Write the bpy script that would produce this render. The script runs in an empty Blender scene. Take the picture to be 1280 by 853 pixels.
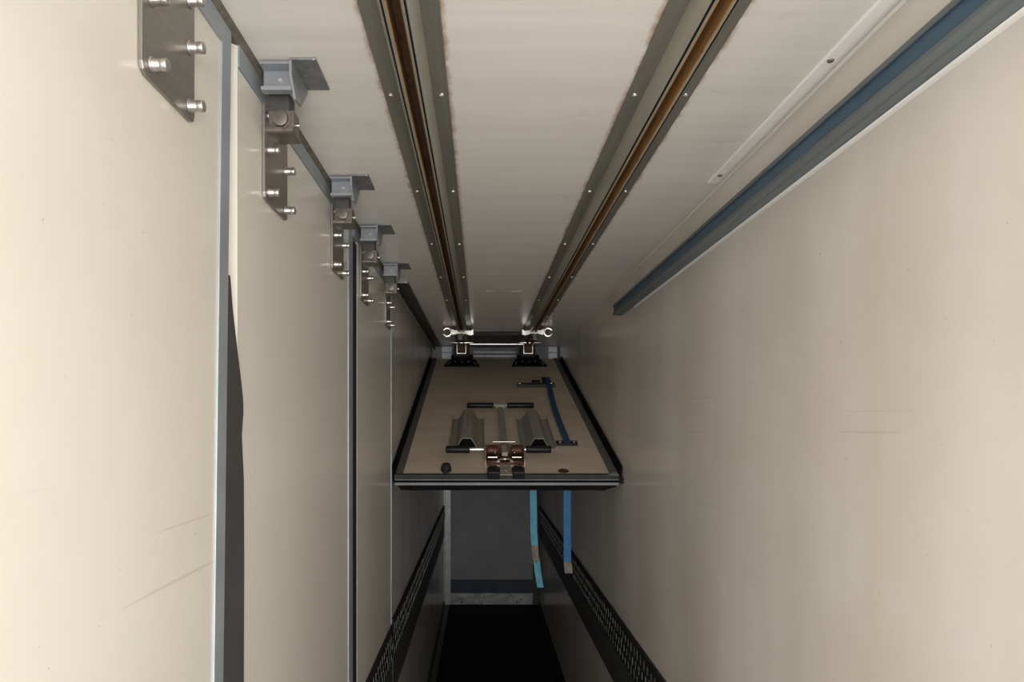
import bpy, bmesh, math, random
from mathutils import Vector, Matrix
random.seed(7)
S = bpy.context.scene
COL = S.collection
H = 0.64            # camera to ceiling
CZ = 3.1 * H        # camera above floor
F = 853.0

# ------------------------------------------------------------ camera, light, exposure
cd = bpy.data.cameras.new('camera'); cam = bpy.data.objects.new('camera', cd); COL.objects.link(cam)
cam.location = (0, 0, CZ); cam.rotation_euler = (math.pi/2, 0, 0)
cd.sensor_width = 36; cd.lens = F/1280*36
cd.shift_x = 39/1280; cd.shift_y = 103.5/1280; cd.clip_start = 0.02
S.camera = cam
w = bpy.data.worlds.new('world'); S.world = w; w.use_nodes = True
w.node_tree.nodes['Background'].inputs[0].default_value = (0.80, 0.88, 1.0, 1)
w.node_tree.nodes['Background'].inputs[1].default_value = 0.5
def area(name, loc, rot, sx, sy, power, color):
    l = bpy.data.lights.new(name, 'AREA'); l.shape = 'RECTANGLE'; l.size = sx; l.size_y = sy
    l.energy = power; l.color = color
    o = bpy.data.objects.new(name, l); COL.objects.link(o); o.location = loc; o.rotation_euler = rot
    return o
# daylight through the open rear doorway behind the camera
area('rear_doorway_daylight', (0.118, -0.70, CZ - 0.35), (math.pi/2, 0, 0), 1.0, 1.9, 36, (1.0, 0.985, 0.965))
S.view_settings.view_transform = 'Standard'; S.view_settings.look = 'None'
S.view_settings.gamma = 1; S.view_settings.use_curve_mapping = False
S.view_settings.exposure = 0.47

# ------------------------------------------------------------ helpers
def Zp(z): return z + CZ      # heights are written relative to the camera

def nt(name):
    m = bpy.data.materials.new(name); m.use_nodes = True
    t = m.node_tree; return m, t, t.nodes['Principled BSDF']
def N(t, typ, **kw):
    n = t.nodes.new(typ)
    for k, v in kw.items(): setattr(n, k, v)
    return n
def coords(t, scale=(1, 1, 1), space='Object'):
    tc = N(t, 'ShaderNodeTexCoord'); mp = N(t, 'ShaderNodeMapping')
    mp.inputs['Scale'].default_value = scale
    t.links.new(tc.outputs[space], mp.inputs[0]); return mp.outputs[0]
def noise(t, vec, scale, detail=4, rough=.6):
    n = N(t, 'ShaderNodeTexNoise'); n.inputs['Scale'].default_value = scale
    n.inputs['Detail'].default_value = detail; n.inputs['Roughness'].default_value = rough
    t.links.new(vec, n.inputs['Vector']); return n.outputs[0]
def ramp(t, fac, stops):
    r = N(t, 'ShaderNodeValToRGB'); e = r.color_ramp.elements
    while len(e) < len(stops): e.new(.5)
    for k, (p, c) in enumerate(stops):
        e[k].position = p; e[k].color = (*c, 1) if len(c) == 3 else c
    t.links.new(fac, r.inputs[0]); return r.outputs[0]
def mix(t, fac, a, b, mode='MIX'):
    m = N(t, 'ShaderNodeMix', data_type='RGBA', blend_type=mode)
    def put(s, v):
        if isinstance(v, (tuple, list)): s.default_value = (*v, 1)
        elif isinstance(v, (int, float)): s.default_value = v
        else: t.links.new(v, s)
    put(m.inputs[0], fac); put(m.inputs[6], a); put(m.inputs[7], b); return m.outputs[2]
def bump(t, p, h, dist=.001, st=.5):
    b = N(t, 'ShaderNodeBump'); b.inputs['Distance'].default_value = dist; b.inputs['Strength'].default_value = st
    t.links.new(h, b.inputs['Height']); t.links.new(b.outputs[0], p.inputs['Normal'])
def worn(name, c1, c2, rough=.5, metal=0., scale=8., stretch=(1, 1, 1), c3=None, t3=.62, bm_=0.):
    m, t, p = nt(name)
    v = coords(t, stretch)
    n = noise(t, v, scale)
    col = ramp(t, n, [(.3, c1), (.7, c2)])
    if c3:
        n2 = noise(t, coords(t, (1, 1, 1)), scale*2.7, 6, .7)
        k = ramp(t, n2, [(t3, (0, 0, 0)), (t3+.06, (1, 1, 1))])
        col = mix(t, k, col, c3)
    t.links.new(col, p.inputs['Base Color'])
    p.inputs['Roughness'].default_value = rough; p.inputs['Metallic'].default_value = metal
    if bm_: bump(t, p, n, bm_)
    return m

def grp(name, c1, c2, streak=(6, .6, .25), rough=.28, scratch=True, stain=(.50, .42, .30)):
    """cream glass-fibre wall lining: faint bands, specks and thin scratches"""
    m, t, p = nt(name)
    n = noise(t, coords(t, streak), 1.0, 3, .5)
    col = ramp(t, n, [(.3, c1), (.7, c2)])
    n2 = noise(t, coords(t), 2.2, 5, .6)
    col = mix(t, ramp(t, n2, [(.42, (0, 0, 0)), (.75, (.35, .35, .35))]), col, stain)
    if scratch:
        for ang, sc in ((.45, 1.3), (-.38, 1.9)):
            tc = N(t, 'ShaderNodeTexCoord'); mp = N(t, 'ShaderNodeMapping')
            mp.inputs['Rotation'].default_value = (ang, 0, 0); mp.inputs['Scale'].default_value = (1, sc, 95)
            t.links.new(tc.outputs['Object'], mp.inputs[0])
            k = ramp(t, noise(t, mp.outputs[0], 1.0, 1, .4), [(.775, (0, 0, 0)), (.80, (.22, .22, .22))])
            col = mix(t, k, col, (.35, .27, .19))
    n3 = noise(t, coords(t), 120, 2, .5)
    col = mix(t, ramp(t, n3, [(.74, (0, 0, 0)), (.77, (.55, .55, .55))]), col, (.30, .25, .19))
    t.links.new(col, p.inputs['Base Color'])
    p.inputs['Roughness'].default_value = rough
    p.inputs['IOR'].default_value = 1.5
    bump(t, p, noise(t, coords(t, (1, 1, 1)), 7, 3), .0012, .35)
    return m

M = {}
M['wall'] = grp('cream_fibreglass', (.62, .575, .50), (.755, .71, .675), (5, 2.6, .12), .2)
M['panel'] = grp('ivory_panel_skin', (.70, .67, .575), (.755, .72, .655), (5, 1.5, .1), .22, stain=(.62, .57, .45))
M['front'] = worn('grey_front_wall', (.25, .25, .255), (.30, .30, .31), .45, 0, 3, (1, 1, 1), (.13, .13, .13), .70)
# ceiling, with cross streaks and rust creeping out from the rails
m, t, p = nt('ceiling_fibreglass')
n = noise(t, coords(t, (.6, 14, 1)), 1.2, 5, .65)
col = ramp(t, n, [(.32, (.67, .635, .585)), (.62, (.735, .70, .65))])
n2 = noise(t, coords(t, (2, 7, 1)), 4, 6, .7)
col = mix(t, ramp(t, n2, [(.60, (0, 0, 0)), (.72, (.22, .22, .22))]), col, (.40, .36, .32))
sep = N(t, 'ShaderNodeSeparateXYZ'); t.links.new(coords(t), sep.inputs[0])
acc = None
for cx in (-.1245, .3456):
    a = N(t, 'ShaderNodeMath', operation='SUBTRACT'); t.links.new(sep.outputs[0], a.inputs[0]); a.inputs[1].default_value = cx
    b = N(t, 'ShaderNodeMath', operation='ABSOLUTE'); t.links.new(a.outputs[0], b.inputs[0])
    c = N(t, 'ShaderNodeMapRange'); t.links.new(b.outputs[0], c.inputs[0])
    c.inputs[1].default_value = .062; c.inputs[2].default_value = .088; c.inputs[3].default_value = .42; c.inputs[4].default_value = 0
    if acc is None: acc = c.outputs[0]
    else:
        d = N(t, 'ShaderNodeMath', operation='MAXIMUM'); t.links.new(acc, d.inputs[0]); t.links.new(c.outputs[0], d.inputs[1]); acc = d.outputs[0]
n5 = noise(t, coords(t), 16, 5, .7)
s_ = N(t, 'ShaderNodeMath', operation='MULTIPLY'); t.links.new(acc, s_.inputs[0]); t.links.new(n5, s_.inputs[1])
col = mix(t, ramp(t, s_.outputs[0], [(.13, (0, 0, 0)), (.24, (.8, .8, .8))]), col, (.30, .15, .07))
t.links.new(col, p.inputs['Base Color']); p.inputs['Roughness'].default_value = .33
bump(t, p, n, .001, .3)
M['ceiling'] = m
M['floor'] = worn('black_rubber_floor', (.006, .006, .006), (.014, .014, .013), .75, 0, 30, bm_=.002)
M['alu'] = worn('dull_aluminium', (.40, .40, .385), (.56, .56, .53), .42, .6, 10, (1, .2, 1))
M['bluealu'] = worn('blue_grey_trim', (.30, .34, .37), (.38, .415, .44), .45, .35, 9)
M['railalu'] = worn('grey_green_rail', (.17, .165, .14), (.245, .235, .20), .48, .45, 12, (4, .15, 1), (.14, .11, .08), .70)
M['raillip'] = worn('pale_rail_lip', (.33, .31, .26), (.44, .42, .35), .42, .5, 12, (4, .2, 1), (.25, .13, .05), .66)
M['rust'] = worn('rusty_channel', (.055, .025, .008), (.14, .065, .018), .8, 0, 14, (1, .3, 1), (.045, .022, .01), .56, .002)
M['orange'] = worn('orange_rust', (.27, .125, .03), (.40, .21, .06), .8, 0, 14, (1, .3, 1), (.12, .06, .02), .6)
M['dirty'] = worn('grimy_gasket', (.08, .07, .055), (.17, .15, .12), .8, 0, 40, (1, 1, 1), (.27, .22, .15), .62)
M['rubber'] = worn('black_rubber', (.012, .012, .012), (.026, .026, .025), .6, 0, 20)
M['flap'] = worn('dark_grey_rubber', (.052, .050, .049), (.07, .068, .067), .7, 0, 6)
M['grip'] = worn('black_grip', (.008, .008, .010), (.015, .015, .017), .38, 0, 20)
M['stain'] = worn('stainless_plate', (.27, .25, .225), (.32, .30, .27), .38, .75, 3, (1, 1, 30))
M['bolt'] = worn('bright_bolt', (.48, .455, .43), (.62, .59, .56), .34, .9, 20)
M['steel'] = worn('zinc_steel', (.25, .265, .28), (.35, .365, .38), .45, .5, 14, (1, 1, 1), (.16, .13, .10), .68)
M['darksteel'] = worn('dark_steel', (.05, .05, .048), (.10, .098, .09), .45, .5, 14)
M['block'] = worn('stained_block', (.13, .115, .10), (.23, .205, .18), .38, .7, 22, (1, 1, 1), (.13, .07, .035), .60)
M['flange'] = worn('scuffed_zinc', (.16, .165, .165), (.26, .265, .26), .5, .5, 30, (1, 1, 1), (.62, .60, .56), .63)
M['bluepaint'] = worn('blue_track_channel', (.050, .095, .145), (.085, .145, .20), .5, .1, 10, (1, .4, 1), (.17, .22, .26), .68)
M['trackgrey'] = worn('grey_track', (.12, .14, .148), (.19, .215, .225), .5, .35, 10, (1, .1, 8), (.09, .075, .06), .66)
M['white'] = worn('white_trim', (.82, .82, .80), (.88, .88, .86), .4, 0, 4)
M['sealant'] = worn('pale_sealant', (.70, .685, .655), (.75, .73, .70), .5, 0, 6, (1, 1, 1), (.55, .48, .36), .7)
M['ply'] = worn('bulkhead_skin', (.60, .50, .37), (.74, .63, .48), .5, 0, 3, (1, 2.2, 1), (.34, .24, .14), .66)
M['frame'] = worn('dark_frame', (.13, .13, .12), (.185, .18, .165), .5, .3, 10)
M['strip'] = worn('grey_strip', (.23, .24, .26), (.31, .32, .34), .6, .1, 5)
M['hat'] = worn('greige_profile', (.31, .295, .25), (.40, .38, .325), .5, .2, 12, (6, .3, 1))
M['latch'] = worn('rusty_latch', (.075, .026, .014), (.16, .06, .034), .5, .3, 40, (1, 1, 1), (.42, .38, .34), .60)
M['chrome'] = worn('bright_steel', (.62, .58, .53), (.78, .74, .69), .22, .95, 16, (1, 1, 1), (.22, .11, .05), .66)
M['bluestrap'] = worn('dark_blue_webbing', (.012, .06, .13), (.02, .09, .18), .75, 0, 30)
M['cyan'] = worn('faded_turquoise_webbing', (.055, .22, .31), (.095, .29, .38), .75, 0, 22, (1, 1, 1), (.035, .15, .26), .62)
M['blue'] = worn('blue_webbing', (.012, .11, .28), (.03, .16, .33), .75, 0, 16, (1, 1, 1), (.05, .21, .33), .6)
M['tape'] = worn('dirty_tape', (.12, .11, .09), (.23, .19, .155), .8, 0, 60, (1, 1, 1), (.08, .2, .28), .58)
M['navy'] = worn('dark_blue_band', (.018, .035, .06), (.03, .05, .08), .5, 0, 6)
M['scuffed'] = worn('scuffed_aluminium', (.26, .255, .24), (.55, .54, .52), .4, .5, 9, (1, 1, 3), (.05, .05, .05), .60)
M['kick'] = worn('kick_plate', (.055, .056, .056), (.09, .09, .088), .5, .3, 8, (1, .1, 4))
M['slot'] = worn('slot_metal', (.07, .068, .062), (.24, .23, .21), .45, .4, 30)
M['lip'] = worn('dark_lip', (.045, .047, .042), (.065, .067, .058), .6, .1, 10)
M['matt'] = worn('matt_black', (.006, .006, .006), (.012, .011, .010), .9, 0, 10)
M['bronze'] = worn('brown_plug', (.07, .02, .014), (.11, .04, .025), .5, 0, 30)

for k_ in ('rubber', 'matt', 'grip', 'lip', 'flap', 'floor', 'kick'):
    M[k_].node_tree.nodes['Principled BSDF'].inputs['Specular IOR Level'].default_value = .22
M['matt'].node_tree.nodes['Principled BSDF'].inputs['Specular IOR Level'].default_value = .05

class MB:
    """collects shapes and links them as one mesh object"""
    def __init__(s): s.bm = bmesh.new(); s.mi = 0
    def _f(s, n0):
        s.bm.faces.ensure_lookup_table()
        for f in s.bm.faces[n0:]: f.material_index = s.mi
    def box(s, x0, x1, y0, y1, z0, z1, bev=0.):
        n0 = len(s.bm.faces)
        tb = bmesh.new(); bmesh.ops.create_cube(tb, size=1)
        for v in tb.verts:
            v.co = Vector((x0+(v.co.x+.5)*(x1-x0), y0+(v.co.y+.5)*(y1-y0), z0+(v.co.z+.5)*(z1-z0)))
        if bev: bmesh.ops.bevel(tb, geom=tb.edges[:], offset=bev, segments=2, affect='EDGES', profile=.5)
        s.merge(tb); return s
    def merge(s, tb, mat=None):
        n0 = len(s.bm.faces)
        if mat: bmesh.ops.transform(tb, matrix=mat, verts=tb.verts[:])
        me = bpy.data.meshes.new('t'); tb.to_mesh(me); tb.free()
        s.bm.from_mesh(me); bpy.data.meshes.remove(me); s._f(n0); return s
    def prism(s, pts, axis, a0, a1, bev=0.):
        """2D outline pushed along an axis: x -> pts are (y,z); y -> (x,z); z -> (x,y)"""
        tb = bmesh.new()
        def mk(p, a): return {'x': (a, p[0], p[1]), 'y': (p[0], a, p[1]), 'z': (p[0], p[1], a)}[axis]
        A = [tb.verts.new(mk(p, a0)) for p in pts]; B = [tb.verts.new(mk(p, a1)) for p in pts]
        tb.faces.new(A); tb.faces.new(B[::-1])
        for i in range(len(pts)):
            j = (i+1) % len(pts); tb.faces.new((A[i], B[i], B[j], A[j]))
        bmesh.ops.recalc_face_normals(tb, faces=tb.faces[:])
        if bev: bmesh.ops.bevel(tb, geom=tb.edges[:], offset=bev, segments=2, affect='EDGES', profile=.5)
        s.merge(tb); return s
    def cyl(s, a, b, r, r2=None, seg=20, bev=0.):
        a, b = Vector(a), Vector(b); d = b-a
        tb = bmesh.new()
        bmesh.ops.create_cone(tb, cap_ends=True, segments=seg, radius1=r, radius2=r if r2 is None else r2, depth=d.length)
        if bev:
            e = [e for e in tb.edges if abs(e.verts[0].co.z-e.verts[1].co.z) < 1e-6]
            bmesh.ops.bevel(tb, geom=e, offset=bev, segments=3, affect='EDGES', profile=.5)
        s.merge(tb, Matrix.Translation((a+b)/2) @ d.to_track_quat('Z', 'Y').to_matrix().to_4x4()); return s
    def tube(s, pts, r, seg=10):
        for a, b in zip(pts, pts[1:]): s.cyl(a, b, r, seg=seg)
        return s
    def ring(s, c, R, r, axis='y', a0=0, a1=2*math.pi, n=28, flat=1.):
        tb = bmesh.new(); m_ = 10; rows = []
        full = abs(a1-a0-2*math.pi) < 1e-6; cnt = n if full else n+1
        for i in range(cnt):
            th = a0+(a1-a0)*i/n; row = []
            for k in range(m_):
                ph = 2*math.pi*k/m_; q = R+r*math.cos(ph); h = r*flat*math.sin(ph)
                row.append(tb.verts.new((c[0]+q*math.cos(th), c[1]+h, c[2]+q*math.sin(th)) if axis == 'y' else (c[0]+q*math.cos(th), c[1]+q*math.sin(th), c[2]+h)))
            rows.append(row)
        for i in range(cnt if full else cnt-1):
            A, B = rows[i], rows[(i+1) % cnt]
            for k in range(m_): tb.faces.new((A[k], A[(k+1) % m_], B[(k+1) % m_], B[k]))
        if not full: tb.faces.new(rows[0]); tb.faces.new(rows[-1][::-1])
        bmesh.ops.recalc_face_normals(tb, faces=tb.faces[:])
        s.merge(tb); return s
    def build(s, name, mats, parent=None, smooth=False, loc=None):
        me = bpy.data.meshes.new(name)
        if loc: bmesh.ops.translate(s.bm, vec=-Vector(loc), verts=s.bm.verts[:])
        s.bm.to_mesh(me); s.bm.free()
        for m_ in (mats if isinstance(mats, (list, tuple)) else [mats]): me.materials.append(M[m_] if isinstance(m_, str) else m_)
        o = bpy.data.objects.new(name, me); COL.objects.link(o)
        if loc: o.location = loc
        if parent: o.parent = parent
        if smooth:
            for f in me.polygons: f.use_smooth = True
            try: me.set_sharp_from_angle(angle=math.radians(38))
            except Exception: pass
        return o
def tag(o, label=None, cat=None, group=None, kind=None):
    if label: o['label'] = label
    if cat: o['category'] = cat
    if group: o['group'] = group
    if kind: o['kind'] = kind
    return o
def thing(name, label, cat, loc=(0, 0, 0), group=None, rot=(0, 0, 0)):
    o = bpy.data.objects.new(name, None); COL.objects.link(o); o.empty_display_size = .05
    o.location = loc; o.rotation_euler = rot
    return tag(o, label, cat, group)
def copy_tree(o, parent=None, at=None):
    c = o.copy(); COL.objects.link(c); c.parent = parent
    if at: c.location = at
    for ch in [q for q in S.objects if q.parent == o]: copy_tree(ch, c)
    return c

XL, XR = -.63*H, 1.0*H         # faces of left partition and right wall
YB, YF = -.80, 7.49            # rear doorway and front wall
CE = Zp(H)                     # ceiling height

# ------------------------------------------------------------ room shell
def struct(o): o['kind'] = 'structure'; return o
struct(MB().box(XR, XR+.06, YB, YF, 0, CE+.06).build('wall_right', 'wall'))
struct(MB().box(XL-.11, XL-.05, YB, 3.07, 0, CE+.06).build('wall_left', 'flap'))  # backing behind the panels, coloured dark for the shade in the gaps
struct(MB().box(XL-.06, XL, 3.085, YF, 0, CE+.06).build('wall_left', 'wall'))
struct(MB().box(XL-.11, XR+.06, YF, YF+.06, 0, CE+.06).build('wall_front', 'front'))
struct(MB().box(XL-.05, XR, YB, YF, CE, CE+.06).build('ceiling', 'ceiling'))
struct(MB().box(XL-.05, XR, YB, YF, -.06, 0).build('floor', 'floor'))
# front wall: bright scuffed strip, dark blue band, corner trims
b = MB().box(XL+.005, XR-.005, YF-.012, YF-.001, .002, .125).build('trim_1', 'scuffed'); struct(b)
b = MB().box(XL+.005, XR-.005, YF-.006, YF-.001, .127, .275).build('trim_2', 'navy'); struct(b)
b = MB().prism([(XL+.002, YF-.001), (XL+.002, YF-.075), (XL+.012, YF-.075), (XL+.014, YF-.022), (XL+.072, YF-.014), (XL+.072, YF-.001)], 'z', .001, CE-.001)
for k in range(26):
    b.cyl((XL+.045, YF-.018, .16+k*.09), (XL+.045, YF-.024, .16+k*.09), .006, seg=8)
struct(b.build('trim_3', 'alu'))
struct(MB().prism([(XR-.002, YF-.001), (XR-.002, YF-.075), (XR-.012, YF-.075), (XR-.014, YF-.022), (XR-.072, YF-.014), (XR-.072, YF-.001)], 'z', .001, CE-.001).build('trim_4', 'kick'))  # mirror of the left corner trim, its darker colour paints the shade
# metal angle along the left edge of the floor
struct(MB().prism([(XL+.004, .002), (XL+.06, .002), (XL+.06, .008), (XL+.014, .012), (XL+.010, .06), (XL+.004, .06)], 'y', 3.1, YF-.08).build('baseboard_left', 'kick'))
struct(MB().prism([(XR-.001, .002), (XR-.03, .002), (XR-.03, .007), (XR-.008, .010), (XR-.006, .04), (XR-.001, .04)], 'y', YB+.02, YF-.08).build('baseboard_right', 'rubber'))
# thin joint trim on the left wall at the end of the partition
struct(MB().box(XL-.045, XL+.003, 3.066, 3.084, 0, CE-.006, .001).build('trim_5', 'bluealu'))
# dirty gasket along the ceiling over the partition
struct(MB().prism([(XL+.0005, Zp(.985*H)), (XL+.0105, CE-.0005), (XL-.045, CE-.0005), (XL-.045, Zp(.985*H))], 'y', YB+.02, 3.06).build('trim_6', 'dirty'))
# seam line between ceiling and right wall
struct(MB().prism([(XR-.0005, CE-.0005), (XR-.005, CE-.0005), (XR-.0005, CE-.005)], 'y', YB+.02, YF-.08).build('trim_7', 'sealant'))

# ------------------------------------------------------------ left partition panels
T1 = Zp(.926*H); T2 = Zp(.984*H)
# panel 1: slightly out of plumb far edge
def edgeY(z): return 1.095 - (Zp(.6)-z)*.033       # far edge of first panel
p1 = thing('partition_panel', 'nearest ivory partition panel with slanting plate and grey edge trim, left foreground', 'panel', (XL, .2, 0), 'hanging partition panels')
def rel(o, par):
    o.data.transform(Matrix.Translation(-Vector(par.location))); o.parent = par; return o
rel(MB().prism([(YB+.03, .03), (edgeY(.03)-.038, .03), (edgeY(T1)-.038, T1), (YB+.03, T1)], 'x', XL-.04, XL).build('panel_skin', 'panel'), p1)
rel(MB().prism([(edgeY(.03)-.038, .03), (edgeY(.03), .03), (edgeY(T2), T2), (YB+.03, T2), (YB+.03, T1), (edgeY(T1)-.038, T1)], 'x', XL-.038, XL+.003, .0012).build('edge_trim', 'bluealu'), p1)
# black rubber flap with a wavy free edge hanging out of the gap between panels 1 and 2
pl = [(287, 345), (290, 385), (295, 430), (300, 470), (303, 498), (303.5, 515), (301.5, 545), (304, 600), (304.5, 700), (304, 853)]
def onleft(px, py, X=-(XL+.001)):
    y = F*X/(601-px); return (y, Zp((530-py)/F*y))
right = [onleft(*q) for q in pl]; right.append((right[-1][0], .03))
left = [(edgeY(z)+.0015, z) for z in (.03, right[0][1])]
rel(MB().prism(left[:1]+right[::-1]+left[1:], 'x', XL-.002, XL+.0022).build('rubber_flap', 'flap'), p1)
# panel 2
p2 = thing('partition_panel', 'second ivory partition panel, between the two dark upright gaps', 'panel', (XL, 1.6, 0), 'hanging partition panels')
rel(MB().prism([(XL-.04, 1.108), (XL-.018, 1.108), (XL, 1.130), (XL, 2.07), (XL-.04, 2.07)], 'z', .03, T1-.002).build('panel_skin', 'panel'), p2)
rel(MB().prism([(XL-.03, 1.112), (XL-.018, 1.112), (XL-.0005, 1.1335), (XL-.03, 1.1335)], 'z', T1-.0015, T2-.002).build('end_post', 'panel'), p2)
rel(MB().box(XL-.03, XL+.002, 1.134, 2.135, T1, T2).build('top_trim', 'bluealu'), p2)
rel(MB().box(XL-.038, XL+.003, 2.072, 2.135, .03, T1-.002, .0012).build('edge_trim', 'bluealu'), p2)
rel(MB().box(XL-.038, XL-.001, 2.1365, 2.200, .03, T1-.012).build('rubber_seal', 'rubber'), p2)
# panel 3
p3 = thing('partition_panel', 'farthest ivory partition panel, slotted black rail across its foot', 'panel', (XL, 2.6, 0), 'hanging partition panels')
pts = [(XL-.04, 2.222), (XL-.001, 2.222), (XL, 2.224), (XL, 3.058), (XL-.04, 3.058)]
rel(MB().prism(pts, 'z', .03, T1-.002).build('panel_skin', 'panel'), p3)
rel(MB().box(XL-.03, XL+.002, 2.16, 3.06, T1, T2).build('top_trim', 'bluealu'), p3)
rel(MB().box(XL-.036, XL-.001, 2.202, 2.221, .03, T1-.01).build('rubber_seal', 'rubber'), p3)

# ------------------------------------------------------------ slotted kick rails
KT, KM, KB = Zp(-1.39*H), Zp(-1.66*H), Zp(-1.93*H)
def kick_rail(name, label, xf, s, y0, y1, top=KT, parent=None):
    """s = +1 rail faces +x (left wall), -1 faces -x (right wall)"""
    r = thing(name, label, 'rail', (xf, (y0+y1)/2, KB), 'slotted kick rails')
    pr = [(xf+s*.0006, top), (xf+s*.008, top), (xf+s*.010, top-.008), (xf+s*.010, KM+.008), (xf+s*.008, KM+.002), (xf+s*.0006, KM+.002)]
    rel(MB().prism(pr, 'y', y0, y1).build('slotted_strip', 'rubber'), r)
    b = MB(); rows = 3; hh = (top-KM-.030)/rows
    y = y0+.02; k = 0
    while y < y1-.03:
        for q in range(rows):
            yy = y+(.028 if q % 2 else 0); z0 = KM+.014+q*hh+random.uniform(0, .003)
            if yy+.010 < y1-.004:
                xs = sorted((xf+s*.0085, xf+s*(.0112+random.uniform(0, .0012))))
                b.box(xs[0], xs[1], yy, yy+random.uniform(.007, .010), z0, z0+hh*random.uniform(.55, .82))
        y += .056; k += 1
    rel(tag(b.build('slot', 'slot'), kind='stuff'), r)
    pk = [(xf+s*.0006, KM), (xf+s*.007, KM), (xf+s*.007, KM-.035), (xf+s*.0045, KM-.038), (xf+s*.0045, KM-.052), (xf+s*.007, KM-.055), (xf+s*.007, KB+.004), (xf+s*.0006, KB)]
    rel(MB().prism(pk, 'y', y0, y1).build('kick_plate', 'kick'), r)
    return r
kick_rail('kick_rail', 'long black slotted kick rail with grey plate low on the right wall', XR, -1, -.3, YF-.08)
kick_rail('kick_rail', 'black slotted kick rail low on the left wall beyond the last panel', XL, 1, 3.09, YF-.08, KT+.004)
kick_rail('kick_rail', 'short black slotted kick rail crossing the farthest partition panel', XL, 1, 2.25, 3.055, KT-.012)

# ------------------------------------------------------------ ceiling track rails
def track(cx, label, orange_side):
    r = thing('ceiling_rail', label, 'rail', (cx, 3.4, CE), 'rusty ceiling track rails')
    zb = CE-.043; y0, y1 = -.55, 7.4
    hw, ht, fl, sl = .0205, .034, .062, .0095
    for s in (-1, 1):
        # flange on the ceiling
        rel(MB().prism([(cx+s*ht, CE-.0005), (cx+s*fl, CE-.0005), (cx+s*fl, CE-.004), (cx+s*(fl-.002), CE-.005), (cx+s*(ht-.002), CE-.006)], 'y', y0, y1).build('flange', 'railalu'), r)
        # sloping side wall and bottom lip
        rel(MB().prism([(cx+s*ht, CE-.0005), (cx+s*(ht-.004), CE-.0005), (cx+s*(hw-.005), zb+.003), (cx+s*(hw-.001), zb+.0005), (cx+s*hw, zb+.003)], 'y', y0, y1).build('side_wall', 'raillip'), r)
        rel(MB().prism([(cx+s*(hw-.0050), zb-.0006), (cx+s*(hw-.0025), zb-.0006), (cx+s*(hw-.0025), zb+.003), (cx+s*(hw-.0050), zb+.003)], 'y', y0, y1).build('groove_line', 'matt'), r)
        rel(MB().prism([(cx+s*sl, zb-.0003), (cx+s*(sl+.0016), zb-.0003), (cx+s*(sl+.0016), zb+.003), (cx+s*sl, zb+.003)], 'y', y0, y1).build('rusted_edge', 'orange' if s == -1 or orange_side == 1 else 'rust'), r)
        rel(MB().prism([(cx+s*(hw-.0050), zb), (cx+s*(sl+.0016), zb), (cx+s*(sl+.0016), zb+.003), (cx+s*(hw-.0050), zb+.003)], 'y', y0, y1).build('lip', 'raillip'), r)
        # rusted inner wall
        rel(MB().box(*sorted((cx+s*(sl+.0005), cx+s*(sl+.003))), y0, y1, zb+.0035, CE-.004).build('inner_wall', 'orange' if s == orange_side else 'rust'), r)
    rel(MB().box(cx-sl, cx+sl, y0, y1, CE-.008, CE-.0005).build('channel', 'rust'), r)
    y = .77
    while y < 4.5:
        for s in (-1, 1):
            b = MB().cyl((cx+s*.049, y, CE-.0047), (cx+s*.049, y, CE-.0075), .0050, .0042, 14)
            b.box(cx+s*.049-.004, cx+s*.049+.004, y-.0006, y+.0006, CE-.0079, CE-.0070)
            rel(b.build('screw', 'bolt'), r)
        y += .545
    return r
track(-.1245, 'left rusty brown ceiling track, nearer the partition panels', 0)
track(.3456, 'right rusty orange ceiling track, nearer the blue wall track', 1)

# white trim plate on ceiling, right
tr = thing('ceiling_strip', 'white riveted trim strip along the ceiling beside the blue track', 'trim strip', (XR-.02, 1.0, CE))
rel(MB().prism([(XR-.042, CE-.0005), (XR-.013, CE-.0005), (XR-.013, CE-.004), (XR-.020, CE-.006), (XR-.040, CE-.006)], 'y', -.5, 1.80).build('strip', 'white'), tr)
for y in (.62, 1.19, 1.74): rel(MB().cyl((XR-.030, y, CE-.0055), (XR-.030, y, CE-.0085), .0065, .005, 14).build('rivet', 'dirty'), tr)
# dark channel on ceiling beyond the last partition bracket
tc_ = thing('ceiling_channel', 'dark grey metal channel on the ceiling beyond the last bracket', 'channel', (-.352, 4, CE))
rel(MB().prism([(-.592*H, CE-.0005), (-.511*H, CE-.0005), (-.511*H, CE-.012), (-.515*H, CE-.012), (-.52*H, CE-.005), (-.583*H, CE-.005), (-.588*H, CE-.034), (-.592*H, CE-.034)], 'y', 3.06, 5.9).build('body', 'darksteel'), tc_)
rel(MB().box(-.585*H, -.515*H, 3.054, 3.062, CE-.010, CE-.001).build('end_cap', 'steel'), tc_)

# ------------------------------------------------------------ blue load track on right wall
bt = thing('wall_track', 'blue and grey metal load track sloping along the upper right wall', 'track', (XR, 1.4, Zp(.8*H)))
zl, zh, pr = Zp(.766*H), Zp(.838*H), .0435
x0 = XR-pr
y0, y1 = -.5, 3.09
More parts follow.
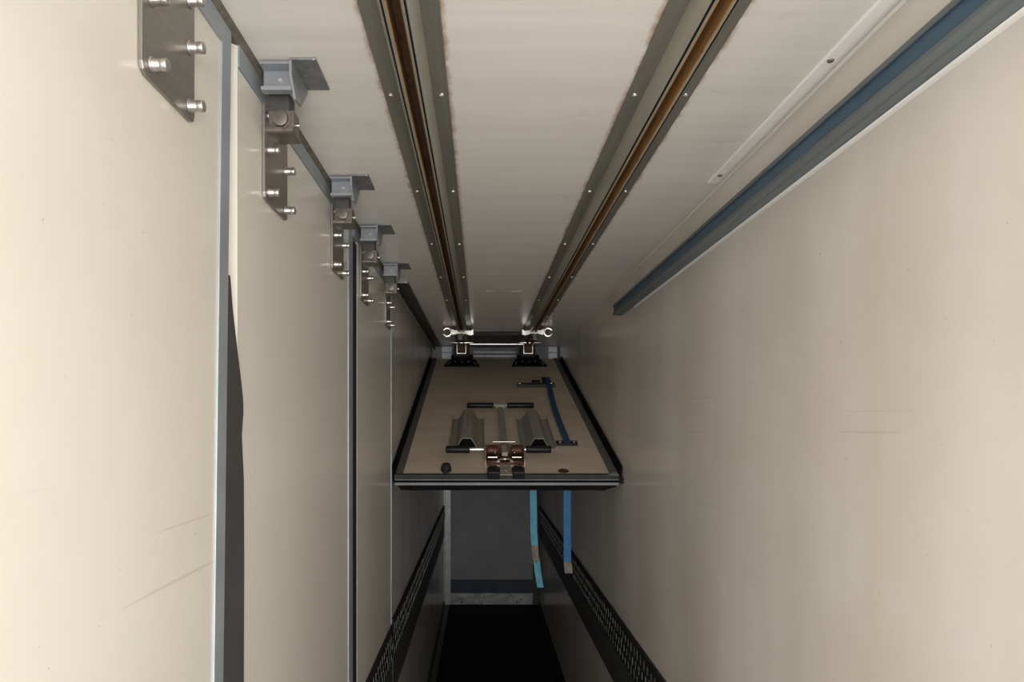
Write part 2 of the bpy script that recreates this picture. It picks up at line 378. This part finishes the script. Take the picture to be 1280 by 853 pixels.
# top leg with lip, back web in blue, bottom leg with ribs
rel(MB().prism([(XR-.0005, zh), (x0, zh), (x0, zh-.009), (x0+.0025, zh-.009), (x0+.0025, zh-.004), (XR-.0005, zh-.004)], 'y', y0, y1).build('top_flange', 'trackgrey'), bt)
rel(MB().prism([(x0+.005, zh-.0042), (x0+.009, zh-.0042), (x0+.009, zl+.0042), (x0+.005, zl+.0042)], 'y', y0, y1).build('blue_web', 'bluepaint'), bt)
rel(MB().prism([(XR-.0005, zl), (x0+.024, zl), (x0+.022, zl-.0018), (x0+.018, zl-.0018), (x0+.016, zl), (x0, zl), (x0, zl+.008), (x0+.0025, zl+.008), (x0+.0025, zl+.004), (XR-.0005, zl+.004)], 'y', y0, y1).build('bottom_flange', 'trackgrey'), bt)
rel(MB().prism([(XR-.0003, zl-.001), (XR-.004, zl-.001), (XR-.0015, zl-.004), (XR-.0003, zl-.009)], 'y', y0, y1-.25).build('sealant_bead', 'sealant'), bt)

# ------------------------------------------------------------ bolted plates on partition
def bolt_mb(y, z, rx=.0065):
    x = XL+.006
    b = MB().cyl((x, y, z), (x+.003, y, z), .0095, seg=20, bev=.001)
    b.cyl((x+.003, y, z), (x+.013, y, z), .0082, .0070, seg=20)
    b.cyl((x+.012, y, z), (x+.021, y, z), .0078, seg=20, bev=.0018)
    return b
pl_y = [.800, 1.255, 1.83, 2.27, 2.865]
labels = ['large bolted steel plate at the top left of the nearest panel',
          'bolted steel plate under the first ceiling bracket, on the second panel',
          'bolted steel plate on the second panel beside its far edge',
          'bolted steel plate near the leading edge of the farthest panel',
          'smallest bolted steel plate, at the far edge of the farthest panel']
wid = .147; zb_, zt_ = Zp(.648*H), Zp(.924*H)
pt = [(0, zb_+.012), (.004, zb_+.004), (.012, zb_), (wid-.010, zb_), (wid-.003, zb_+.003), (wid, zb_+.010), (wid, zt_), (0, zt_)]
bp = thing('mounting_plate', labels[0], 'plate', (XL, pl_y[0], zb_), 'bolted plates on the partition')
rel(MB().prism([(pl_y[0]+a, b_) for a, b_ in pt], 'x', XL+.0005, XL+.0062, .001).build('plate', 'stain'), bp)
for dy in (.022, wid-.018):
    for zz in (.676, .80, .900): rel(bolt_mb(pl_y[0]+dy, Zp(zz*H)).build('bolt', 'bolt', smooth=True), bp)
bpy.context.view_layer.update()
for k in range(1, 5):
    c = copy_tree(bp, None, (XL, pl_y[k], zb_)); c['label'] = labels[k]

# ------------------------------------------------------------ ceiling brackets with pivot block
br_y = [1.19, 1.747, 2.18, 2.70]
bl = ['largest ceiling bracket with square pivot block, nearest the camera',
      'second ceiling bracket with pivot block, above the dark upright gap',
      'third ceiling bracket with round bolt, before the smallest one',
      'smallest and farthest ceiling bracket with bolted pivot block']
Y = br_y[0]
br = thing('hinge_bracket', bl[0], 'bracket', (-.36, Y, CE), 'ceiling brackets over the partition')
b = MB().box(-.333, -.2880, Y, Y+.110, CE-.0045, CE-.0005, .0008); rel(b.build('ceiling_flange', 'flange'), br)
b = MB().prism([(Y, CE-.005), (Y+.110, CE-.005), (Y+.110, CE-.012), (Y+.066, CE-.056), (Y+.030, CE-.060), (Y, CE-.030)], 'x', -.3345, -.3300); rel(b.build('side_web', 'steel'), br)
b = MB().box(-.388, -.335, Y+.030, Y+.036, CE-.046, CE-.005); b.box(-.388, -.335, Y+.004, Y+.030, CE-.0095, CE-.005)
b.box(-.388, -.335, Y+.016, Y+.030, CE-.0505, CE-.0455); b.box(-.388, -.335, Y+.014, Y+.017, CE-.0505, CE-.0435)
rel(b.build('cross_channel', 'steel'), br)
rel(MB().cyl((-.358, Y+.030, CE-.026), (-.358, Y+.0275, CE-.026), .0035, seg=12).build('pin_mark', 'alu'), br)
b = MB().box(-.384, -.347, Y+.045, Y+.082, CE-.078, CE-.040, .001); rel(b.build('hanger_tube', 'darksteel'), br)
b = MB().box(-.383, -.337, Y+.040, Y+.078, CE-.112, CE-.0735, .002); rel(b.build('pivot_block', 'block'), br)
b = MB().prism([(Y+.026, CE-.110), (Y+.080, CE-.110), (Y+.080, CE-.120), (Y+.030, CE-.120), (Y+.026, CE-.117)], 'x', -.385, -.335, .0012); rel(b.build('lower_lip', 'block'), br)
b = MB().cyl((-.360, Y+.040, CE-.092), (-.360, Y+.0365, CE-.092), .0175, seg=28); b.cyl((-.360, Y+.037, CE-.092), (-.360, Y+.030, CE-.092), .0150, .0138, seg=28, bev=.0012)
rel(b.build('pivot_bolt', 'block', smooth=True), br)
b = MB().cyl((-.338, Y+.060, CE-.094), (-.331, Y+.060, CE-.094), .0035, seg=12); rel(b.build('grease_nipple', 'bolt'), br)
bpy.context.view_layer.update()
for k in range(1, 4):
    c = copy_tree(br, None, (-.36, br_y[k], CE)); c['label'] = bl[k]

# ------------------------------------------------------------ swung-up bulkhead panel
PY, PZ = 3.067, Zp(-.2336); ANG = math.radians(17.35); PLN = 2.55
bh = thing('folding_bulkhead', 'tilted cream bulkhead panel hoisted between the walls under the ceiling', 'bulkhead', (0, PY, PZ), rot=(ANG, 0, 0))
x0, x1 = -.388, .622
def part(mb, name, mat, par=bh, smooth=False): return mb.build(name, mat, par, smooth)
part(MB().box(x0+.03, x1-.035, .012, PLN-.02, -.052, 0), 'panel_skin', 'ply')
part(MB().box(x0, x0+.036, 0, PLN, -.055, .003, .0012), 'side_frame', 'frame')
part(MB().box(x1-.040, x1, 0, PLN, -.055, .003, .0012), 'side_frame', 'frame')
b = MB().prism([(0-.002, .004), (.018, .004), (.018, .0005), (.004, -.003), (.001, -.0165), (-.004, -.0165), (-.006, -.001)], 'x', x0+.004, x1-.004)
part(b, 'front_lip', 'lip')
part(MB().box(x0+.002, x1-.002, -.0055, -.001, -.0195, -.017), 'bright_edge', 'alu')
part(MB().box(x0, x1, -.001, .012, -.0325, -.0200), 'lower_gap_seal', 'matt')
part(MB().box(x0, x1, -.005, .012, -.0450, -.0325, .001), 'grey_strip', 'strip')
def ragged(y_in, n, a, b_, amp):
    return [(a+(b_-a)*i/n, y_in+random.uniform(0, amp)) for i in range(n+1)]
# bottom rubber: uneven lower edge, in the x-z plane
pts = [(x0+.004, -.045)]+[(x0+.025, -.058)]+[(x0+.025+(x1-x0-.09)*i/14, -.066-random.uniform(0, .004)) for i in range(15)]+[(x1-.010, -.050), (x1-.006, -.045)]
part(MB().prism(pts, 'y', -.006, .004), 'bottom_seal', 'matt')
# side rubbers with ragged outer edge, in the x-y plane
for s, xe in ((-1, x0), (1, x1)):
    o_ = [(xe+s*.0005, 0)]+[(xe+s*(.0085+random.uniform(0, .0035)), .02+(PLN-.05)*i/30) for i in range(31)]+[(xe+s*.0005, PLN-.01)]
    part(MB().prism(o_, 'z', -.035, -.006), 'seal_and_reflection', 'rubber')
    part(MB().prism([(xe-s*.002, -.006), (xe-s*.001, .006), (xe+s*.009, .036), (xe+s*.0125, .040), (xe+s*.013, -.012), (xe+s*.003, -.05)], 'y', .01, PLN-.1), 'seal_and_reflection', 'matt')  # raised black lip widens the seal to draw its reflection in the wall
part(MB().prism([(x1-.002, -.010), (x1+.016, -.026), (x1+.006, .022), (x1-.002, .030)], 'z', -.03, -.004), 'torn_corner', 'rubber')
part(MB().prism([(x1-.048, .001), (x1-.004, -.004), (x1-.002, .030), (x1-.02, .028)], 'z', .0035, .0055), 'corner_plate', 'alu')
part(MB().prism([(x1+.001, 1.16), (x1+.014, 1.20), (x1+.016, 1.32), (x1+.001, 1.36)], 'z', -.02, .022), 'torn_seal', 'rubber')

# hat profiles
def hat(cx, y0, y1, skew=0.):
    th = .0028; hgt = .056; fo, fi, top = .088, .053, .022
    out = [(-fo, .0035+.012), (-fo, .001), (-fi, .001), (-top, hgt), (top, hgt), (fi, .001), (fo, .001), (fo, .0035+.012)]
    inn = [(fo-th, .016), (fo-th, .001+th), (fi+.003, .001+th), (top+.0015, hgt+th), (-top-.0015, hgt+th), (-fi-.003, .001+th), (-fo+th, .001+th), (-fo+th, .016)]
    b = MB().prism([(cx+a, c) for a, c in out+inn], 'y', y0, y1)
    return b
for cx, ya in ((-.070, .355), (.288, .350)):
    part(MB().prism([(cx-.048, .0052), (cx-.019, .0535), (cx+.019, .0535), (cx+.048, .0052)], 'y', ya+.012, .80), 'hollow_shade_fill', 'matt')  # black fill paints the shade inside the hollow, rusty section
hp = part(hat(-.070, .355, .86), 'hat_profile', 'hat'); hp['label'] = 'left open-ended hat section beside the lever'
hp = part(hat(.288, .350, .86), 'hat_profile', 'hat'); hp['label'] = 'right open-ended hat section beside the blue webbing'
# T handle with lever
tl = part(MB().box(.100, .134, .26, 1.068, .010, .022, .002), 'lever', 'hat')
part(MB().box(.090, .144, 1.052, 1.087, .008, .034, .004), 'crosshead', 'hat', tl)
for s in (-1, 1):
    part(MB().cyl((.117+s*.040, 1.070, .026), (.117+s*.200, 1.070, .026), .0165, seg=20, bev=.005), 'grip', 'grip', tl, True)
part(MB().cyl((.06, 1.070, .026), (.174, 1.070, .026), .011, seg=16), 'handle_rod', 'hat', tl, True)
# latch box
lx0, lx1 = .020, .207; ly0, ly1 = .125, .285
lt = part(MB().box(lx0, lx1, ly0, ly1, .001, .005).box(lx0+.004, lx1-.004, ly1-.005, ly1, .005, .048).box(lx0+.004, lx1-.004, ly0, ly0+.004, .005, .016), 'latch_box', 'latch')
for x in (lx0, lx1-.005):
    part(MB().prism([(ly0-.004, .001), (ly1, .001), (ly1, .040), (ly1-.03, .060), (ly0+.05, .060), (ly0-.004, .034)], 'x', x, x+.005), 'side_cheek', 'chrome', lt)
for a in (lx0+.012, lx1-.060):
    part(MB().cyl((a, .235, .038), (a+.048, .235, .038), .0175, seg=22, bev=.002), 'roller', 'latch', lt, True)
    part(MB().box(a, a+.048, .190, .210, .012, .020, .002), 'spring_leaf', 'chrome', lt)
    part(MB().cyl((a+.024+(.012 if a < .1 else -.012), .205, .030), (a+.024+(.012 if a < .1 else -.012), .205, .042), .005, seg=12, bev=.0015), 'stud', 'chrome', lt, True)
part(MB().box(.099, .128, .17, .28, .030, .050, .003), 'lever_socket', 'hat', lt)
part(MB().ring((.1135, .128, .020), .032, .0070, 'z', 0, math.pi), 'arch_ring', 'chrome', lt, True)
part(MB().tube([(lx0+.03, .282, .050), (lx0+.04, .283, .064), (lx1-.04, .283, .064), (lx1-.03, .282, .050)], .0026), 'wire_bail', 'chrome', lt, True)
for s in (-1, 1):
    g0 = lx0-.003 if s < 0 else lx1+.001
    part(MB().cyl((g0, .235, .042), (g0+s*(.078 if s < 0 else .010), .235, .042), .0115, seg=18, bev=.002), 'cross_rod', 'chrome', lt, True)
    a0 = g0+s*(.070 if s < 0 else .008)
    part(MB().cyl((a0, .235, .042), (a0+s*(.115 if s < 0 else .122), .235, .042), .0180, seg=20, bev=.005), 'grip', 'grip', lt, True)
# nose plate with two rubber buffers
np_ = part(MB().box(.060, .168, -.010, .122, .0055, .0095, .001), 'nose_plate', 'hat')
part(MB().cyl((.1135, .052, .0095), (.1135, .052, .0130), .013, seg=20).cyl((.1135, .052, .0130), (.1135, .052, .019), .0085, seg=6), 'nut', 'chrome', np_, True)
for cx in (.058, .169):
    b = MB().prism([(cx-.027, -.018), (cx-.030, .035), (cx-.026, .054), (cx-.015, .066), (cx+.015, .066), (cx+.026, .054), (cx+.030, .035), (cx+.027, -.018)], 'z', -.012, .024, .004)
    part(b, 'buffer', 'grip', np_)
# rubber bumper, plug
b = MB().cyl((-.158, .050, .001), (-.158, .050, .040), .026, .020, 24, .010); b.box(-.170, -.146, .018, .030, .0, .014, .003)
part(b, 'rubber_bumper', 'rubber', bh, True)
part(MB().cyl((.378, .055, .0002), (.378, .055, .003), .025, seg=26, bev=.001), 'plug', 'bronze', bh, True)
# webbing handle: bracket, strap, foot
sb = part(MB().box(.245, .500, 1.60, 1.65, .001, .022, .002), 'strap_bracket', 'lip'); 
for x in (.262, .475): part(MB().cyl((x, 1.625, .021), (x, 1.625, .030), .015, seg=16, bev=.002), 'bolt', 'chrome', sb, True)
part(MB().box(.350, .405, 1.640, 1.700, .008, .030, .004), 'buckle', 'rubber', sb)
part(MB().box(.425, .480, 1.61, 1.80, .009, .026, .003), 'clamp', 'rubber', sb)
b = MB()
P_ = [(.458, 1.75, .034), (.448, 1.38, .022), (.437, 1.06, .020), (.434, .75, .020), (.438, .52, .018), (.440, .43, .013)]
for (a, c) in zip(P_, P_[1:]):
    dx = .0165
    tb = bmesh.new(); vs = []
    for (q, e) in ((a, 0), (c, 0)):
        for sx, dz in ((-dx, 0), (dx, 0), (dx, .0025), (-dx, .0025)): vs.append(tb.verts.new((q[0]+sx, q[1], q[2]+dz)))
    for idx in ((0, 1, 2, 3), (7, 6, 5, 4), (0, 4, 5, 1), (1, 5, 6, 2), (2, 6, 7, 3), (3, 7, 4, 0)): tb.faces.new([vs[i] for i in idx])
    bmesh.ops.recalc_face_normals(tb, faces=tb.faces[:]); b.merge(tb)
part(b, 'webbing', 'bluestrap')['label'] = 'dark blue webbing pull'
ft = part(MB().box(.385, .492, .405, .455, .001, .013, .003), 'strap_foot', 'grip')
for x in (.403, .474): part(MB().cyl((x, .430, .012), (x, .430, .017), .008, seg=14, bev=.001), 'screw', 'chrome', ft, True)
# hinge pads at the head of the panel
for cx in (-.146, .372):
    pd = part(MB().prism([(cx-.135, 2.24), (cx+.135, 2.24), (cx+.10, 2.46), (cx-.10, 2.46)], 'z', .001, .012, .001), 'hinge_pad', 'matt')
    part(MB().box(cx-.085, cx+.085, 2.36, 2.46, .012, .050, .006), 'hinge_body', 'matt', pd)
    for dx, dy in ((-.105, 2.27), (.105, 2.27), (-.095, 2.33), (.095, 2.33), (-.05, 2.35), (.05, 2.35), (0, 2.34)):
        part(MB().cyl((cx+dx, dy, .011), (cx+dx, dy, .020), .009, seg=12, bev=.0015), 'bolt', 'block', pd, True)

# aluminium head beam behind the top of the panel
hb = thing('head_beam', 'dark head beam with pale ends across the top of the bulkhead', 'beam', (.118, 5.66, CE-.12))
rel(MB().box(XL+.004, XR-.004, 5.62, 5.68, CE-.115, CE-.002).build('beam_body', 'darksteel'), hb)
for z in (CE-.055, CE-.088): rel(MB().box(-.06, .29, 5.61, 5.622, z, z+.009).build('rib', 'steel'), hb)
for a, c in ((XL+.085, XL+.165), (XR-.085, XR-.015)):
    rel(MB().box(a, c, 5.60, 5.62, CE-.052, CE-.006).box(a, c, 5.60, 5.62, CE-.113, CE-.058).build('end_plate', 'steel'), hb)
tag(MB().box(-.055, .277, 4.62, 5.60, CE-.014, CE-.0008, .001).build('dark_ceiling_patch', 'darksteel'), 'dark flat patch on the ceiling between the far ends of the rails', 'plate')  # thin dark box that darkens the far ceiling between the rails
tag(MB().cyl((-.078, 4.90, CE-.068), (.305, 4.90, CE-.068), .0075, seg=16).build('spreader_rod', 'chrome', smooth=True), 'shiny round spreader rod between the two roller carriages', 'rod')

# ------------------------------------------------------------ roller carriages in the rails
def carriage(cx, s, label, lean):
    r = thing('roller_carriage', label, 'carriage', (cx, 4.46, CE-.04), 'roller carriages at the far ends of the rails')
    Yc = 4.46; zc = CE-.040
    # catch: forked hook plate facing the camera, ring to the outer side
    q = cx+s*.062
    b = MB().prism([(cx-s*.085, zc-.016), (cx-s*.085, zc+.018), (cx-s*.070, zc+.008), (cx-s*.03, zc+.011), (cx+s*.03, zc+.011), (q-s*.02, zc+.014), (q, zc+.018), (q, zc-.016), (q-s*.025, zc-.016), (cx+s*.02, zc-.010), (cx-s*.03, zc-.010), (cx-s*.065, zc-.022)], 'y', Yc, Yc+.008)
    rel(b.build('catch_plate', 'chrome'), r)
    a0 = math.radians(25) if s > 0 else math.radians(155)
    rel(MB().ring((cx+s*.086, Yc+.004, zc), .026, .0085, 'y', a0, a0+s*math.radians(310), flat=.6).build('catch_hook', 'chrome', smooth=True), r)
    rel(MB().cyl((cx+s*.086, Yc-.006, zc), (cx+s*.086, Yc+.03, zc), .008, seg=12).build('hook_pin', 'latch', smooth=True), r)
    # arm running back to the panel head
    e = cx+lean
    tb = bmesh.new()
    y_a, y_b, z_a, z_b = Yc+.012, 5.27, zc-.002, Zp(.565)
    for w0, w1, mat_, nm in ((-.022, -.014, 'latch', 'arm_cheek'), (.014, .022, 'latch', 'arm_cheek')):
        tb = bmesh.new(); v = []
        for (yy, xx, zz) in ((y_a, cx, z_a), (y_b, e, z_b)):
            for dx in (w0, w1):
                for dz in (-.022, .022): v.append(tb.verts.new((xx+dx, yy, min(zz+dz, CE-.003))))
        for idx in ((0, 1, 3, 2), (4, 6, 7, 5), (0, 4, 5, 1), (2, 3, 7, 6), (0, 2, 6, 4), (1, 5, 7, 3)): tb.faces.new([v[i] for i in idx])
        bmesh.ops.recalc_face_normals(tb, faces=tb.faces[:])
        rel(MB().merge(tb).build(nm, mat_), r)
    rel(MB().box(cx-.014, cx+.014, Yc+.02, Yc+.05, zc-.05, zc+.02, .002).build('cross_block', 'darksteel'), r)
    rel(MB().cyl((cx-.078, 4.88, CE-.060), (cx+.078, 4.88, CE-.060), .0078, seg=14, bev=.002).build('pin', 'chrome', smooth=True), r)
    m5 = cx+lean*.6
    rel(MB().box(m5-.030, m5+.030, 4.96, 4.985, CE-.125, CE-.058, .003).build('roller_housing', 'rust'), r)
    rel(MB().box(m5-.034, m5-.030, 4.95, 4.985, CE-.130, CE-.058).box(m5+.030, m5+.034, 4.95, 4.985, CE-.130, CE-.058).box(m5-.034, m5+.034, 4.95, 4.985, CE-.132, CE-.127).build('housing_frame', 'chrome'), r)
    rel(MB().box(m5-.055, m5+.055, 4.99, 5.05, CE-.150, CE-.060, .006).build('back_block', 'rubber'), r)
carriage(-.1245-.01, -1, 'left roller carriage with ring hook outside the left rail', -.01)
carriage(.3456+.01, 1, 'right roller carriage with ring hook outside the right rail', -.02)

# ------------------------------------------------------------ hanging pull straps
def ribbon(pts, wd, th=.0025):
    b = MB()
    for a, c in zip(pts, pts[1:]):
        tb = bmesh.new(); v = []
        for q in (a, c):
            for sx, sy in ((-wd/2, 0), (wd/2, 0), (wd/2, th), (-wd/2, th)): v.append(tb.verts.new((q[0]+sx, q[1]+sy, q[2])))
        for idx in ((0, 1, 2, 3), (7, 6, 5, 4), (0, 4, 5, 1), (1, 5, 6, 2), (2, 6, 7, 3), (3, 7, 4, 0)): tb.faces.new([v[i] for i in idx])
        bmesh.ops.recalc_face_normals(tb, faces=tb.faces[:]); b.merge(tb)
    return b
def sp(px, py, y): return ((px-601)/F*y, y, Zp((530-py)/F*y))
s1 = thing('hanging_strap', 'frayed pale turquoise strap hanging longest below the bulkhead', 'strap', sp(667, 612, 3.16), 'straps hanging below the bulkhead')
rel(ribbon([sp(666.5, 606, 3.16), sp(667, 640, 3.16), sp(667.3, 665, 3.155), sp(668.5, 684, 3.15)], .031).build('webbing', 'cyan'), s1)
rel(ribbon([sp(668.4, 682, 3.148), sp(669, 694, 3.142), sp(671, 703, 3.140)], .030, .005).build('frayed_wrap', 'tape'), s1)
rel(ribbon([sp(670.5, 700, 3.144), sp(672.5, 716, 3.144), sp(675.5, 735, 3.135)], .029).build('webbing', 'cyan'), s1)
s2 = thing('hanging_strap', 'brighter blue strap hanging below the right of the bulkhead', 'strap', sp(709, 612, 3.16), 'straps hanging below the bulkhead')
rel(ribbon([sp(709, 606, 3.16), sp(709, 660, 3.16), sp(709.3, 707, 3.16)], .033).build('webbing', 'blue'), s2)
rel(ribbon([sp(709.5, 703, 3.155), sp(711, 717, 3.155)], .036, .006).build('taped_end', 'tape'), s2)

# faint pale arcs on the ceiling between the rails
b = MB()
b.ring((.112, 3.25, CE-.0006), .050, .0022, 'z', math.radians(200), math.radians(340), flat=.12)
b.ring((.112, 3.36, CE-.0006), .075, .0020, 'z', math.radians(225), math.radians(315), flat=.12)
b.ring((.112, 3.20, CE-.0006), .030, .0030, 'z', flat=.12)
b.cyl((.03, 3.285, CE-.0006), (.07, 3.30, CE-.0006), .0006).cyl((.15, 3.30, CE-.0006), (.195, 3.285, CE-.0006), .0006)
tag(b.build('pale_arcs', 'white'), 'faint pale curved mark on the ceiling between the rails', 'mark')

# loose threads at the frayed strap
b = MB()
for k in range(14):
    a = Vector(sp(random.uniform(664, 670), random.uniform(683, 704), 3.137))
    c = a+Vector((random.choice((-1, 1))*random.uniform(.008, .018), -.002, -random.uniform(.002, .02)))
    b.cyl(a, c, .0009, seg=5)
rel(b.build('loose_thread', 'tape'), s1)
